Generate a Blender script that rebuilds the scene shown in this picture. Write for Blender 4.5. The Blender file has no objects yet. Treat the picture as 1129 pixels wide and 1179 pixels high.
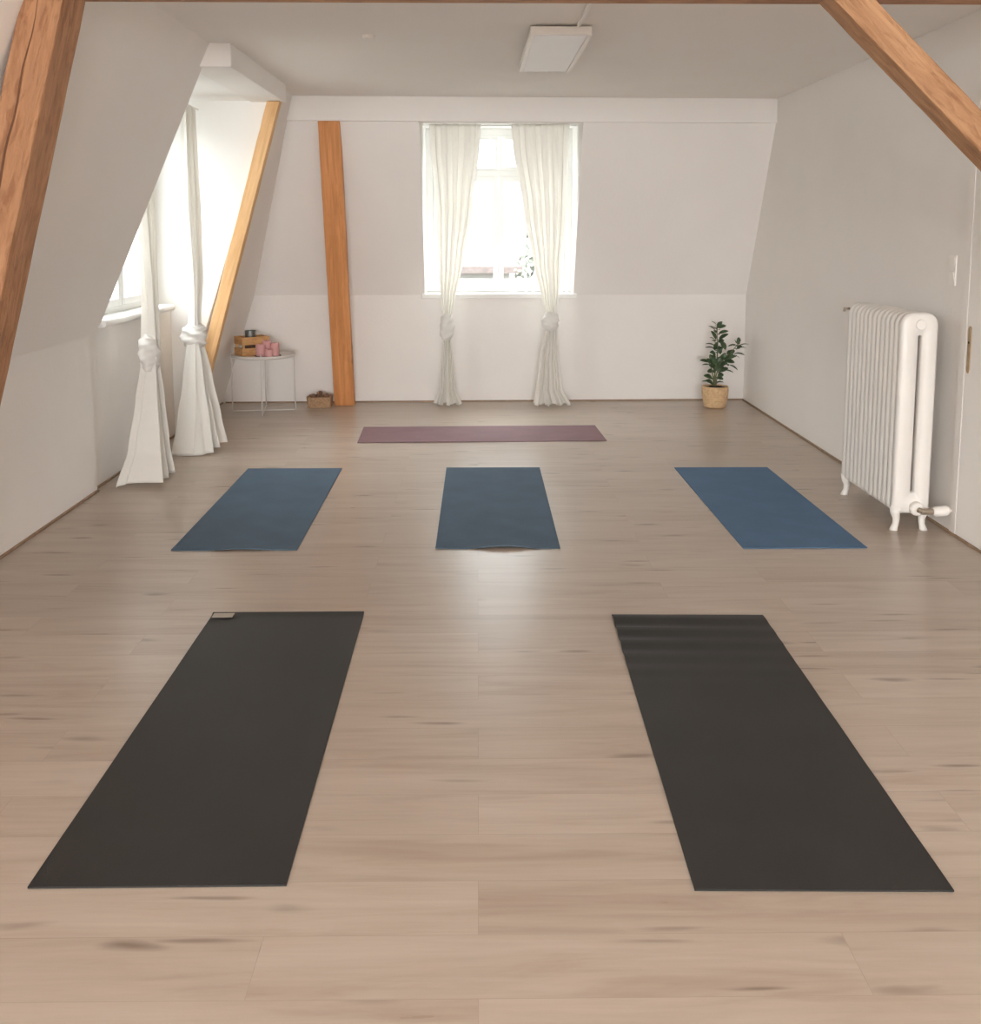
import bpy, bmesh, math, random
from mathutils import Vector, Matrix
PI = math.pi
S = bpy.context.scene
C = S.collection
R = math.radians

# ---------------------------------------------------------------- camera
cd = bpy.data.cameras.new('camera')
cam = bpy.data.objects.new('camera', cd); C.objects.link(cam)
F_PX, CY_PX, PITCH, ROLL, YAW, CAM_H = 1189.9, 415.19, 0.12574, 0.00075, -0.01229, 1.5492
cd.sensor_fit = 'HORIZONTAL'; cd.sensor_width = 36.0
cd.lens = F_PX * 36.0 / 1129.0
cd.shift_y = -(589.5 - CY_PX) / 1129.0
cd.clip_start = 0.05; cd.clip_end = 300
fw = Vector((0, math.cos(PITCH), -math.sin(PITCH))); rt = Vector((1, 0, 0)); up = rt.cross(fw)
M0 = Matrix((rt, up, -fw))
Rz = Matrix(((math.cos(YAW), math.sin(YAW), 0), (-math.sin(YAW), math.cos(YAW), 0), (0, 0, 1)))
Rr = Matrix(((math.cos(ROLL), math.sin(ROLL), 0), (-math.sin(ROLL), math.cos(ROLL), 0), (0, 0, 1)))
cam.matrix_world = Matrix.Translation((0, 0, CAM_H)) @ (Rr @ M0 @ Rz).transposed().to_4x4()
S.camera = cam

# ---------------------------------------------------------------- world, lights, exposure
w = bpy.data.worlds.new('world'); S.world = w; w.use_nodes = True
nt = w.node_tree; nt.nodes.clear()
wo = nt.nodes.new('ShaderNodeOutputWorld'); bg = nt.nodes.new('ShaderNodeBackground')
tc = nt.nodes.new('ShaderNodeTexCoord'); sx = nt.nodes.new('ShaderNodeSeparateXYZ'); cr = nt.nodes.new('ShaderNodeValToRGB')
nt.links.new(tc.outputs['Generated'], sx.inputs[0]); nt.links.new(sx.outputs['Z'], cr.inputs[0])
cr.color_ramp.elements[0].position = 0.0; cr.color_ramp.elements[0].color = (.25, .247, .242, 1)
cr.color_ramp.elements[1].position = 0.22; cr.color_ramp.elements[1].color = (.94, .97, 1.0, 1)
e = cr.color_ramp.elements.new(.05); e.color = (.33, .327, .32, 1)
nt.links.new(cr.outputs[0], bg.inputs[0]); bg.inputs[1].default_value = 5.2
nt.links.new(bg.outputs[0], wo.inputs[0])

def area(name, loc, target, sx_, sy_, power, col=(1, 1, 1), portal=False):
    l = bpy.data.lights.new(name, 'AREA'); l.shape = 'RECTANGLE'; l.size = sx_; l.size_y = sy_
    l.energy = power; l.color = col
    if portal: l.cycles.is_portal = True
    o = bpy.data.objects.new(name, l); C.objects.link(o); o.location = loc
    o.rotation_euler = (Vector(target) - Vector(loc)).to_track_quat('-Z', 'Y').to_euler()
    return o
# daylight through the two seen windows, plus fill lights added behind the photographer
area('portal_back_window', (.19, 9.62, 1.7), (.19, 5, 1.7), 1.4, 1.6, 1, portal=True)
area('portal_dormer_window', (-2.5, 6.9, 1.7), (0, 6.9, 1.7), 1.7, 1.6, 1, portal=True)
area('portal_added_front_window', (.3, -7.62, 1.7), (.3, 5, 1.7), 3.8, 1.6, 1, portal=True)
area('added_front_window_fill', (.3, -7.7, 1.75), (.3, 5, 2.4), 3.7, 1.5, 430, (.96, .98, 1))  # added fill from an unseen opening, brightens the whole room
area('portal_added_roof_window', (-2.03, -1.4, 1.93), (-1.03, -1.4, 1.49), 1.75, 1.1, 1, portal=True)
area('added_roof_window_fill', (-2.55, -1.6, 2.15), (2.4, 2.2, 1.3), 1.6, 1.1, 110, (.97, .985, 1))  # added fill outside the made-up roof opening, lifts the right wall
area('back_sky_daylight', (.3, 11.6, 4.6), (.2, 8.6, 1.2), 3.0, 2.6, 330, (.96, .98, 1))
area('dormer_sky_daylight', (-4.3, 6.8, 4.0), (-1.6, 7.0, 1.0), 2.6, 2.4, 110, (.94, .975, 1))

S.view_settings.view_transform = 'Standard'; S.view_settings.look = 'None'
S.view_settings.gamma = 1.0; S.view_settings.use_curve_mapping = False
S.view_settings.exposure = 0.51
S.cycles.max_bounces = 12; S.cycles.diffuse_bounces = 8; S.cycles.transparent_max_bounces = 12
S.cycles.sample_clamp_indirect = 6.0
try: S.cycles.use_denoising = True
except Exception: pass

# ---------------------------------------------------------------- material helpers
def N(t, kind, **kw):
    n = t.nodes.new(kind)
    for k, v in kw.items():
        if k in n.inputs: n.inputs[k].default_value = v
        else: setattr(n, k, v)
    return n
def new_mat(name):
    m = bpy.data.materials.new(name); m.use_nodes = True
    t = m.node_tree; t.nodes.clear()
    out = t.nodes.new('ShaderNodeOutputMaterial'); b = t.nodes.new('ShaderNodeBsdfPrincipled')
    t.links.new(b.outputs[0], out.inputs[0])
    return m, t, b, out
def plain(name, col, rough=.6, metal=0, var=.06, scale=8, bump=.0, bscale=60, spec=.5):
    m, t, b, out = new_mat(name)
    b.inputs['Roughness'].default_value = rough; b.inputs['Metallic'].default_value = metal
    b.inputs['Specular IOR Level'].default_value = spec
    c = t.nodes.new('ShaderNodeTexCoord')
    n = N(t, 'ShaderNodeTexNoise', Scale=scale, Detail=4.0)
    t.links.new(c.outputs['Object'], n.inputs['Vector'])
    r = t.nodes.new('ShaderNodeValToRGB')
    r.color_ramp.elements[0].position = .3; r.color_ramp.elements[1].position = .7
    r.color_ramp.elements[0].color = tuple(x * (1 - var) for x in col) + (1,)
    r.color_ramp.elements[1].color = tuple(min(1, x * (1 + var)) for x in col) + (1,)
    t.links.new(n.outputs[0], r.inputs[0]); t.links.new(r.outputs[0], b.inputs['Base Color'])
    if bump:
        n2 = N(t, 'ShaderNodeTexNoise', Scale=bscale, Detail=3.0)
        t.links.new(c.outputs['Object'], n2.inputs['Vector'])
        bp = N(t, 'ShaderNodeBump', Strength=bump, Distance=.01)
        t.links.new(n2.outputs[0], bp.inputs['Height']); t.links.new(bp.outputs[0], b.inputs['Normal'])
    return m
def wood(name, c0, c1, knot=(.12, .05, .025), rough=.55, hewn=.35, kscale=1.0, xs=9, zs=.9):
    """grain runs along the object's local Z"""
    m, t, b, out = new_mat(name)
    b.inputs['Roughness'].default_value = rough; b.inputs['Specular IOR Level'].default_value = .3
    c = t.nodes.new('ShaderNodeTexCoord')
    mp = t.nodes.new('ShaderNodeMapping'); mp.inputs['Scale'].default_value = (xs, xs, zs)
    t.links.new(c.outputs['Object'], mp.inputs[0])
    n = N(t, 'ShaderNodeTexNoise', Scale=2.2, Detail=7.0, Roughness=.65, Distortion=.8)
    t.links.new(mp.outputs[0], n.inputs['Vector'])
    r = t.nodes.new('ShaderNodeValToRGB')
    r.color_ramp.elements[0].position = .34; r.color_ramp.elements[1].position = .66
    r.color_ramp.elements[0].color = c0 + (1,); r.color_ramp.elements[1].color = c1 + (1,)
    t.links.new(n.outputs[0], r.inputs[0])
    # knots
    mk = t.nodes.new('ShaderNodeMapping'); mk.inputs['Scale'].default_value = (4.2 * kscale, 4.2 * kscale, 2.3 * kscale)
    t.links.new(c.outputs['Object'], mk.inputs[0])
    v = N(t, 'ShaderNodeTexVoronoi', Scale=1.0); t.links.new(mk.outputs[0], v.inputs['Vector'])
    kr = t.nodes.new('ShaderNodeValToRGB')
    kr.color_ramp.elements[0].position = .05; kr.color_ramp.elements[0].color = (1, 1, 1, 1)
    kr.color_ramp.elements[1].position = .11; kr.color_ramp.elements[1].color = (0, 0, 0, 1)
    t.links.new(v.outputs['Distance'], kr.inputs[0])
    mx = N(t, 'ShaderNodeMix', data_type='RGBA')
    t.links.new(kr.outputs[0], mx.inputs[0]); t.links.new(r.outputs[0], mx.inputs[6]); mx.inputs[7].default_value = knot + (1,)
    t.links.new(mx.outputs[2], b.inputs['Base Color'])
    # hewn marks
    mh = t.nodes.new('ShaderNodeMapping'); mh.inputs['Scale'].default_value = (22, 22, 6); mh.inputs['Rotation'].default_value = (.5, .5, 0)
    t.links.new(c.outputs['Object'], mh.inputs[0])
    n3 = N(t, 'ShaderNodeTexNoise', Scale=1.6, Detail=5.0, Distortion=.6)
    t.links.new(mh.outputs[0], n3.inputs['Vector'])
    hr = t.nodes.new('ShaderNodeValToRGB'); hr.color_ramp.elements[0].position = .36; hr.color_ramp.elements[1].position = .5
    hr.color_ramp.elements[0].color = (.62, .52, .45, 1); hr.color_ramp.elements[1].color = (1, 1, 1, 1); t.links.new(n3.outputs[0], hr.inputs[0])
    mh2 = N(t, 'ShaderNodeMix', data_type='RGBA', blend_type='MULTIPLY'); mh2.inputs[0].default_value = min(1, hewn * 1.2)
    t.links.new(mx.outputs[2], mh2.inputs[6]); t.links.new(hr.outputs[0], mh2.inputs[7]); t.links.new(mh2.outputs[2], b.inputs['Base Color'])
    ad = N(t, 'ShaderNodeMath', operation='ADD'); t.links.new(n3.outputs[0], ad.inputs[0]); t.links.new(n.outputs[0], ad.inputs[1])
    bp = N(t, 'ShaderNodeBump', Strength=hewn, Distance=.02)
    t.links.new(ad.outputs[0], bp.inputs['Height']); t.links.new(bp.outputs[0], b.inputs['Normal'])
    return m
def floor_mat():
    m, t, b, out = new_mat('laminate_floor')
    c = t.nodes.new('ShaderNodeTexCoord')
    br = N(t, 'ShaderNodeTexBrick', Scale=1.0)
    br.offset = .37; br.offset_frequency = 2; br.squash = 1
    br.inputs['Brick Width'].default_value = 1.28; br.inputs['Row Height'].default_value = .192
    br.inputs['Mortar Size'].default_value = .0009; br.inputs['Mortar Smooth'].default_value = .3
    br.inputs['Color1'].default_value = (0, 0, 0, 1); br.inputs['Color2'].default_value = (1, 1, 1, 1); br.inputs['Mortar'].default_value = (.5, .5, .5, 1)
    t.links.new(c.outputs['Object'], br.inputs['Vector'])
    # each board shifts its own grain
    sc = N(t, 'ShaderNodeVectorMath', operation='MULTIPLY_ADD')
    sc.inputs[1].default_value = (13.7, 5.1, 7.3)
    t.links.new(br.outputs['Color'], sc.inputs[0]); t.links.new(c.outputs['Object'], sc.inputs[2])
    def grain(xs, ys, s, det, dist):
        mp = t.nodes.new('ShaderNodeMapping'); mp.inputs['Scale'].default_value = (xs, ys, 1)
        t.links.new(sc.outputs[0], mp.inputs[0])
        n = N(t, 'ShaderNodeTexNoise', Scale=s, Detail=det, Distortion=dist, Roughness=.6)
        t.links.new(mp.outputs[0], n.inputs['Vector']); return n
    g1 = grain(1.0, 9, 1.3, 8.0, .7)
    g2 = grain(2.2, 45, 1.5, 4.0, .3)
    r = t.nodes.new('ShaderNodeValToRGB'); cr_ = r.color_ramp
    cr_.elements[0].position = .30; cr_.elements[0].color = (.39, .305, .245, 1)
    cr_.elements[1].position = .66; cr_.elements[1].color = (.49, .415, .352, 1)
    e_ = cr_.elements.new(.48); e_.color = (.45, .376, .312, 1)
    t.links.new(g1.outputs[0], r.inputs[0])
    m2 = N(t, 'ShaderNodeMix', data_type='RGBA', blend_type='MULTIPLY'); m2.inputs[0].default_value = .2
    r2 = t.nodes.new('ShaderNodeValToRGB'); r2.color_ramp.elements[0].position = .3; r2.color_ramp.elements[1].position = .6
    r2.color_ramp.elements[0].color = (.72, .70, .68, 1); r2.color_ramp.elements[1].color = (1, 1, 1, 1)
    t.links.new(g2.outputs[0], r2.inputs[0])
    t.links.new(r.outputs[0], m2.inputs[6]); t.links.new(r2.outputs[0], m2.inputs[7])
    # board tone
    rt_ = t.nodes.new('ShaderNodeValToRGB')
    rt_.color_ramp.elements[0].color = (.95, .935, .92, 1); rt_.color_ramp.elements[1].color = (1.05, 1.05, 1.05, 1)
    t.links.new(br.outputs['Color'], rt_.inputs[0])
    m3 = N(t, 'ShaderNodeMix', data_type='RGBA', blend_type='MULTIPLY'); m3.inputs[0].default_value = 1.0
    t.links.new(m2.outputs[2], m3.inputs[6]); t.links.new(rt_.outputs[0], m3.inputs[7])
    # knots and dark flecks
    def flecks(xs, ys, lo, hi, off):
        mk = t.nodes.new('ShaderNodeMapping'); mk.inputs['Scale'].default_value = (xs, ys, 1); mk.inputs['Location'].default_value = off
        t.links.new(sc.outputs[0], mk.inputs[0])
        nz = N(t, 'ShaderNodeTexNoise', Scale=3.0, Detail=3.0)
        t.links.new(mk.outputs[0], nz.inputs['Vector'])
        av = N(t, 'ShaderNodeVectorMath', operation='MULTIPLY_ADD'); av.inputs[1].default_value = (.25, .25, 0)
        t.links.new(nz.outputs['Color'], av.inputs[0]); t.links.new(mk.outputs[0], av.inputs[2])
        v = N(t, 'ShaderNodeTexVoronoi', Scale=1.0); v.voronoi_dimensions = '2D'
        t.links.new(av.outputs[0], v.inputs['Vector'])
        k = t.nodes.new('ShaderNodeValToRGB'); k.color_ramp.interpolation = 'EASE'
        k.color_ramp.elements[0].position = lo; k.color_ramp.elements[0].color = (1, 1, 1, 1)
        k.color_ramp.elements[1].position = hi; k.color_ramp.elements[1].color = (0, 0, 0, 1)
        t.links.new(v.outputs['Distance'], k.inputs[0])
        sp = N(t, 'ShaderNodeSeparateColor'); t.links.new(v.outputs['Color'], sp.inputs[0])
        gt = N(t, 'ShaderNodeMapRange'); gt.inputs[1].default_value = .42; gt.inputs[2].default_value = .95
        t.links.new(sp.outputs[0], gt.inputs[0]); mm = N(t, 'ShaderNodeMath', operation='MULTIPLY')
        t.links.new(gt.outputs[0], mm.inputs[0]); t.links.new(k.outputs[0], mm.inputs[1]); return mm
    k1 = flecks(1.5, 6.0, .01, .14, (0, 0, 0)); k2 = flecks(1.1, 10.0, .01, .12, (3.3, 1.7, 0))
    mxk = N(t, 'ShaderNodeMath', operation='MAXIMUM'); t.links.new(k1.outputs[0], mxk.inputs[0]); t.links.new(k2.outputs[0], mxk.inputs[1])
    mk2 = N(t, 'ShaderNodeMath', operation='MULTIPLY'); mk2.inputs[1].default_value = .85; t.links.new(mxk.outputs[0], mk2.inputs[0])
    m4 = N(t, 'ShaderNodeMix', data_type='RGBA'); t.links.new(mk2.outputs[0], m4.inputs[0])
    t.links.new(m3.outputs[2], m4.inputs[6]); m4.inputs[7].default_value = (.19, .135, .10, 1)
    # seams
    m5 = N(t, 'ShaderNodeMix', data_type='RGBA', blend_type='MULTIPLY')
    sf = N(t, 'ShaderNodeMath', operation='MULTIPLY'); sf.inputs[1].default_value = .3; t.links.new(br.outputs['Fac'], sf.inputs[0])
    t.links.new(sf.outputs[0], m5.inputs[0]); t.links.new(m4.outputs[2], m5.inputs[6]); m5.inputs[7].default_value = (.35, .28, .22, 1)
    t.links.new(m5.outputs[2], b.inputs['Base Color'])
    b.inputs['Roughness'].default_value = .34; b.inputs['Specular IOR Level'].default_value = .5
    rr = t.nodes.new('ShaderNodeMapRange'); rr.inputs[3].default_value = .24; rr.inputs[4].default_value = .36
    t.links.new(g1.outputs[0], rr.inputs[0]); t.links.new(rr.outputs[0], b.inputs['Roughness'])
    bp = N(t, 'ShaderNodeBump', Strength=.05, Distance=.004)
    t.links.new(g2.outputs[0], bp.inputs['Height']); t.links.new(bp.outputs[0], b.inputs['Normal'])
    return m
def cloth_mat(name, col, trans=.45, see=.10):
    m, t, b, out = new_mat(name)
    b.inputs['Base Color'].default_value = col + (1,); b.inputs['Roughness'].default_value = .9; b.inputs['Specular IOR Level'].default_value = .1
    tr = t.nodes.new('ShaderNodeBsdfTranslucent'); tr.inputs[0].default_value = col + (1,)
    mx = t.nodes.new('ShaderNodeMixShader'); mx.inputs[0].default_value = trans
    t.links.new(b.outputs[0], mx.inputs[1]); t.links.new(tr.outputs[0], mx.inputs[2])
    tp = t.nodes.new('ShaderNodeBsdfTransparent'); m2 = t.nodes.new('ShaderNodeMixShader'); 
    c = t.nodes.new('ShaderNodeTexCoord'); wv = N(t, 'ShaderNodeTexNoise', Scale=300.0, Detail=1.0)
    t.links.new(c.outputs['Object'], wv.inputs['Vector'])
    mr = t.nodes.new('ShaderNodeMapRange'); mr.inputs[3].default_value = see * .5; mr.inputs[4].default_value = see * 1.5
    t.links.new(wv.outputs[0], mr.inputs[0]); t.links.new(mr.outputs[0], m2.inputs[0])
    t.links.new(mx.outputs[0], m2.inputs[1]); t.links.new(tp.outputs[0], m2.inputs[2]); t.links.new(m2.outputs[0], out.inputs[0])
    return m
def glass_mat():
    m, t, b, out = new_mat('window_glass')
    gl = t.nodes.new('ShaderNodeBsdfGlossy'); gl.inputs['Roughness'].default_value = .02
    tp = t.nodes.new('ShaderNodeBsdfTransparent'); tp.inputs[0].default_value = (.96, .98, .97, 1)
    fr = N(t, 'ShaderNodeFresnel', IOR=1.45); mx = t.nodes.new('ShaderNodeMixShader')
    ge = t.nodes.new('ShaderNodeNewGeometry'); fm = N(t, 'ShaderNodeMath', operation='SUBTRACT'); fm.inputs[0].default_value = 1.0
    t.links.new(ge.outputs['Backfacing'], fm.inputs[1]); fm2 = N(t, 'ShaderNodeMath', operation='MULTIPLY')
    t.links.new(fr.outputs[0], fm2.inputs[0]); t.links.new(fm.outputs[0], fm2.inputs[1])
    t.links.new(fm2.outputs[0], mx.inputs[0]); t.links.new(tp.outputs[0], mx.inputs[1]); t.links.new(gl.outputs[0], mx.inputs[2])
    t.links.new(mx.outputs[0], out.inputs[0]); return m
def mat_mat(name, col, rough=.75, band=False):
    m, t, b, out = new_mat(name)
    c = t.nodes.new('ShaderNodeTexCoord')
    n = N(t, 'ShaderNodeTexNoise', Scale=5.0, Detail=6.0); t.links.new(c.outputs['Object'], n.inputs['Vector'])
    n2 = N(t, 'ShaderNodeTexNoise', Scale=420.0, Detail=2.0); t.links.new(c.outputs['Object'], n2.inputs['Vector'])
    ad = N(t, 'ShaderNodeMath', operation='ADD'); t.links.new(n.outputs[0], ad.inputs[0]); t.links.new(n2.outputs[0], ad.inputs[1])
    r = t.nodes.new('ShaderNodeMapRange'); r.inputs[1].default_value = .6; r.inputs[2].default_value = 1.4; r.inputs[3].default_value = 0; r.inputs[4].default_value = 1
    t.links.new(ad.outputs[0], r.inputs[0])
    mx = N(t, 'ShaderNodeMix', data_type='RGBA'); t.links.new(r.outputs[0], mx.inputs[0])
    mx.inputs[6].default_value = tuple(x * .82 for x in col) + (1,); mx.inputs[7].default_value = tuple(x * 1.18 for x in col) + (1,)
    t.links.new(mx.outputs[2], b.inputs['Base Color'])
    b.inputs['Roughness'].default_value = rough; b.inputs['Specular IOR Level'].default_value = .35
    bp = N(t, 'ShaderNodeBump', Strength=.35, Distance=.002); t.links.new(n2.outputs[0], bp.inputs['Height']); t.links.new(bp.outputs[0], b.inputs['Normal'])
    return m
def weave_mat(name, c0, c1, s=60):
    m, t, b, out = new_mat(name)
    c = t.nodes.new('ShaderNodeTexCoord')
    w1 = N(t, 'ShaderNodeTexWave', Scale=s, Distortion=1.5, Detail=2.0); w1.bands_direction = 'Z'
    n = N(t, 'ShaderNodeTexNoise', Scale=s * .9, Detail=3.0)
    t.links.new(c.outputs['Object'], w1.inputs['Vector']); t.links.new(c.outputs['Object'], n.inputs['Vector'])
    mu = N(t, 'ShaderNodeMath', operation='MULTIPLY_ADD'); mu.inputs[1].default_value = .45
    t.links.new(w1.outputs['Fac'], mu.inputs[0]); t.links.new(n.outputs[0], mu.inputs[2])
    r = t.nodes.new('ShaderNodeValToRGB'); r.color_ramp.elements[0].position = .35; r.color_ramp.elements[1].position = .8
    r.color_ramp.elements[0].color = c0 + (1,); r.color_ramp.elements[1].color = c1 + (1,)
    t.links.new(mu.outputs[0], r.inputs[0]); t.links.new(r.outputs[0], b.inputs['Base Color'])
    b.inputs['Roughness'].default_value = .8
    bp = N(t, 'ShaderNodeBump', Strength=.6, Distance=.004); t.links.new(mu.outputs[0], bp.inputs['Height']); t.links.new(bp.outputs[0], b.inputs['Normal'])
    return m

WALL = plain('wall_paint', (.865, .838, .81), .85, var=.015, scale=1.5, bump=.12, bscale=45, spec=.2)
CEIL = plain('ceiling_paint', (.87, .845, .815), .9, var=.015, scale=1.2, bump=.08, bscale=30, spec=.2)
REVEAL = plain('reveal_paint', (.88, .87, .85), .8, var=.01, scale=2, bump=.08, bscale=40, spec=.2)
FLOOR = floor_mat()
STRIP = plain('brown_strip', (.30, .20, .13), .6, var=.15, scale=20)
FRAMEW = plain('window_paint', (.82, .82, .80), .4, var=.01)
GLASS = glass_mat()
HEWN = wood('hewn_beam_wood', (.33, .155, .075), (.48, .255, .130), hewn=.55)
BRACE = wood('brace_wood', (.33, .165, .080), (.50, .285, .150), hewn=.5, kscale=.8)
POSTW = wood('post_wood', (.52, .215, .075), (.74, .34, .135), hewn=.1, xs=12, zs=.6, kscale=.9)
RAFTW = wood('planed_rafter_wood', (.66, .38, .17), (.86, .56, .29), hewn=.08, xs=12, zs=.6, kscale=.7)
CLOTH = cloth_mat('sheer_curtain_cloth', (.95, .935, .90), trans=.33, see=.09)
CLOTHK = cloth_mat('knotted_curtain_cloth', (.95, .935, .91), trans=.25, see=.0)
BLACKM = mat_mat('charcoal_mat_rubber', (.024, .023, .0222), .52)
BLUEM = mat_mat('slate_blue_mat_foam', (.074, .120, .175), .8)
BLUEM2 = mat_mat('blue_mat_foam', (.082, .155, .262), .8)
PINKM = mat_mat('dusty_rose_mat_foam', (.235, .135, .150), .75)
TAG = plain('woven_tag', (.42, .37, .31), .8, var=.2, scale=300)
ENAMEL = plain('radiator_enamel', (.82, .79, .75), .35, var=.015)
ENAMEL_D = plain('valve_metal', (.33, .27, .21), .4, metal=.6, var=.2)
BRASS = plain('aged_brass', (.42, .31, .20), .45, metal=.5, var=.2, scale=30)
DARK = plain('dark_hole', (.02, .018, .015), .7)
PLASTIC = plain('white_plastic', (.86, .83, .79), .4, var=.01)
DIFF = plain('opal_diffuser', (.80, .78, .79), .35, var=.01)
STEEL = plain('white_steel', (.72, .69, .65), .4, var=.02)
CRATE = wood('crate_wood', (.50, .26, .10), (.72, .43, .20), hewn=.1, xs=20, zs=5, kscale=.2)
BLANKET = plain('brown_blanket', (.10, .055, .035), .95, var=.3, scale=40, bump=.5)
WHITEC = plain('white_cotton', (.70, .66, .60), .9, var=.05, bump=.3)
TIN = plain('frosted_tin', (.20, .20, .19), .3, metal=.5, var=.25, scale=60)
WAX = plain('pink_wax', (.70, .37, .36), .5, var=.08, scale=20)
PLATE = plain('dark_slate_plate', (.10, .085, .085), .5, var=.1)
WICKER = weave_mat('wicker', (.18, .09, .045), (.52, .34, .20), 60)
SEAGRASS = weave_mat('seagrass', (.46, .28, .13), (.76, .54, .32), 45)
SOIL = plain('dark_soil', (.05, .035, .025), .95, var=.4, scale=50, bump=.8)
LEAF = plain('waxy_leaf', (.055, .095, .040), .38, var=.35, scale=12)
STEM = plain('green_stem', (.16, .17, .08), .6, var=.2, scale=30)
ROOFT = plain('grey_roof_tiles', (.20, .16, .15), .8, var=.2)
FACADE = plain('facade_render', (.33, .32, .30), .8, var=.05)
BARK = plain('bark', (.14, .12, .10), .9, var=.2)
FAR = plain('distant_foliage', (.16, .17, .14), .9, var=.3, scale=2)

# ---------------------------------------------------------------- mesh helpers
def link(name, bm, mat, parent=None, smooth=False, bevel=0, seg=2, M=None):
    me = bpy.data.meshes.new(name)
    bmesh.ops.recalc_face_normals(bm, faces=bm.faces)
    bm.to_mesh(me); bm.free()
    me.materials.append(mat)
    if smooth:
        for p in me.polygons: p.use_smooth = True
    o = bpy.data.objects.new(name, me); C.objects.link(o)
    if parent is not None: o.parent = parent
    if M is not None: o.matrix_local = M
    if bevel:
        b = o.modifiers.new('bevel', 'BEVEL'); b.width = bevel; b.segments = seg; b.limit_method = 'ANGLE'
    return o
def thing(name, label, cat, loc=(0, 0, 0), rz=0, group=None):
    o = bpy.data.objects.new(name, None); C.objects.link(o); o.empty_display_size = .05
    o.location = loc; o.rotation_euler = (0, 0, rz)
    return tag(o, label, cat, group)
def tag(o, label, cat, group=None):
    o['label'] = label; o['category'] = cat
    if group: o['group'] = group
    return o
def struct(o, label=None):
    o['kind'] = 'structure'
    if label: o['label'] = label; o['category'] = 'room'
    return o
def box(bm, x0, x1, y0, y1, z0, z1, M=None):
    vs = [Vector((x, y, z)) for x in (x0, x1) for y in (y0, y1) for z in (z0, z1)]
    if M is not None: vs = [M @ v for v in vs]
    v = [bm.verts.new(p) for p in vs]
    for f in ((0, 1, 3, 2), (4, 6, 7, 5), (0, 4, 5, 1), (2, 3, 7, 6), (0, 2, 6, 4), (1, 5, 7, 3)): bm.faces.new([v[i] for i in f])
def BX(*a, **k):
    bm = bmesh.new(); box(bm, *a, **k); return bm
def slab(bm, pts, off):
    """polygon pts extruded by the vector off"""
    off = Vector(off)
    a = [bm.verts.new(Vector(p)) for p in pts]; b = [bm.verts.new(Vector(p) + off) for p in pts]
    n = len(pts)
    bm.faces.new(a); bm.faces.new(b[::-1])
    for i in range(n): bm.faces.new((a[i], a[(i + 1) % n], b[(i + 1) % n], b[i]))
def tube(bm, pts, rad, seg=10, cap=True):
    pts = [Vector(p) for p in pts]; rr = rad if isinstance(rad, (list, tuple)) else [rad] * len(pts)
    rings = []; ref = None
    for i, p in enumerate(pts):
        d = (pts[min(i + 1, len(pts) - 1)] - pts[max(i - 1, 0)]).normalized()
        if ref is None: ref = Vector((1, 0, 0)) if abs(d.x) < .8 else Vector((0, 1, 0))
        u = d.cross(ref).normalized(); v = d.cross(u).normalized(); ref = ref - d * ref.dot(d)
        rings.append([bm.verts.new(p + (u * math.cos(2 * PI * k / seg) + v * math.sin(2 * PI * k / seg)) * rr[i]) for k in range(seg)])
    for a, b in zip(rings, rings[1:]):
        for k in range(seg): bm.faces.new((a[k], a[(k + 1) % seg], b[(k + 1) % seg], b[k]))
    if cap: bm.faces.new(rings[0]); bm.faces.new(rings[-1][::-1])
def lathe(bm, prof, seg=32, c=(0, 0, 0), close=True):
    rings = [[bm.verts.new((c[0] + r * math.cos(2 * PI * k / seg), c[1] + r * math.sin(2 * PI * k / seg), c[2] + z)) for k in range(seg)] for r, z in prof]
    for a, b in zip(rings, rings[1:]):
        for k in range(seg): bm.faces.new((a[k], a[(k + 1) % seg], b[(k + 1) % seg], b[k]))
    if close: bm.faces.new(rings[0][::-1]); bm.faces.new(rings[-1])

# ---------------------------------------------------------------- room shell
H = 2.61; XR = 2.437; YF = -7.5
def ybk(x): return 9.22 + .03 * (x + 2.3)          # back knee wall line
def xs(z): return -2.27 + .44 * (z - .93)          # left roof slope
def ysl(x, z): return ybk(x) - .53 * (z - .97)     # back roof slope
struct(link('floor', BX(-2.6, 2.62, YF - .15, 9.62, -.12, 0), FLOOR))
struct(link('ceiling', BX(-1.75, 2.62, YF - .15, 8.75, H, H + .1), CEIL))
struct(link('wall_right', BX(XR, XR + .15, YF, 9.62, 0, H), WALL))
# front wall behind the photographer, with a broad opening added to let fill light in
bm = bmesh.new()
box(bm, -2.6, -1.6, YF - .15, YF, 0, H); box(bm, 2.2, 2.6, YF - .15, YF, 0, H)
box(bm, -1.6, 2.2, YF - .15, YF, 0, .9); box(bm, -1.6, 2.2, YF - .15, YF, 2.5, H)
struct(link('wall_front', bm, WALL))
# left: knee wall plus steep roof slope, opened by a dormer from y = 6.15 to 7.8
ND0, ND1 = 6.15, 7.76
def xf(z): return -2.30 + .32 * z                 # steeper slope beyond the dormer
bm = bmesh.new()
box(bm, -2.55, -2.27, YF, 6.05, 0, .93)
def slope_piece(y0, y1, z0, z1): slab(bm, [(xs(z0), y0, z0), (xs(z0), y1, z0), (xs(z1), y1, z1), (xs(z1), y0, z1)], (-.22, 0, .02))
slope_piece(YF, -2.2, .93, H + .05); slope_piece(-2.2, -.6, .93, 1.4); slope_piece(-2.2, -.6, 2.3, H + .05)
slab(bm, [(-2.27, -.6, .93), (-2.27, 6.05, .93), (-2.27, ND0, 1.0), (xs(1.0), ND0, 1.0), (xs(H + .05), ND0, H + .05), (xs(H + .05), -.6, H + .05)], (-.22, 0, .02))
struct(link('wall_left', bm, WALL))
bm = bmesh.new(); box(bm, -2.55, -2.30, 6.05, ND1, 0, .975)
struct(link('wall_left_dormer', bm, WALL))
bm = bmesh.new()
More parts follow.
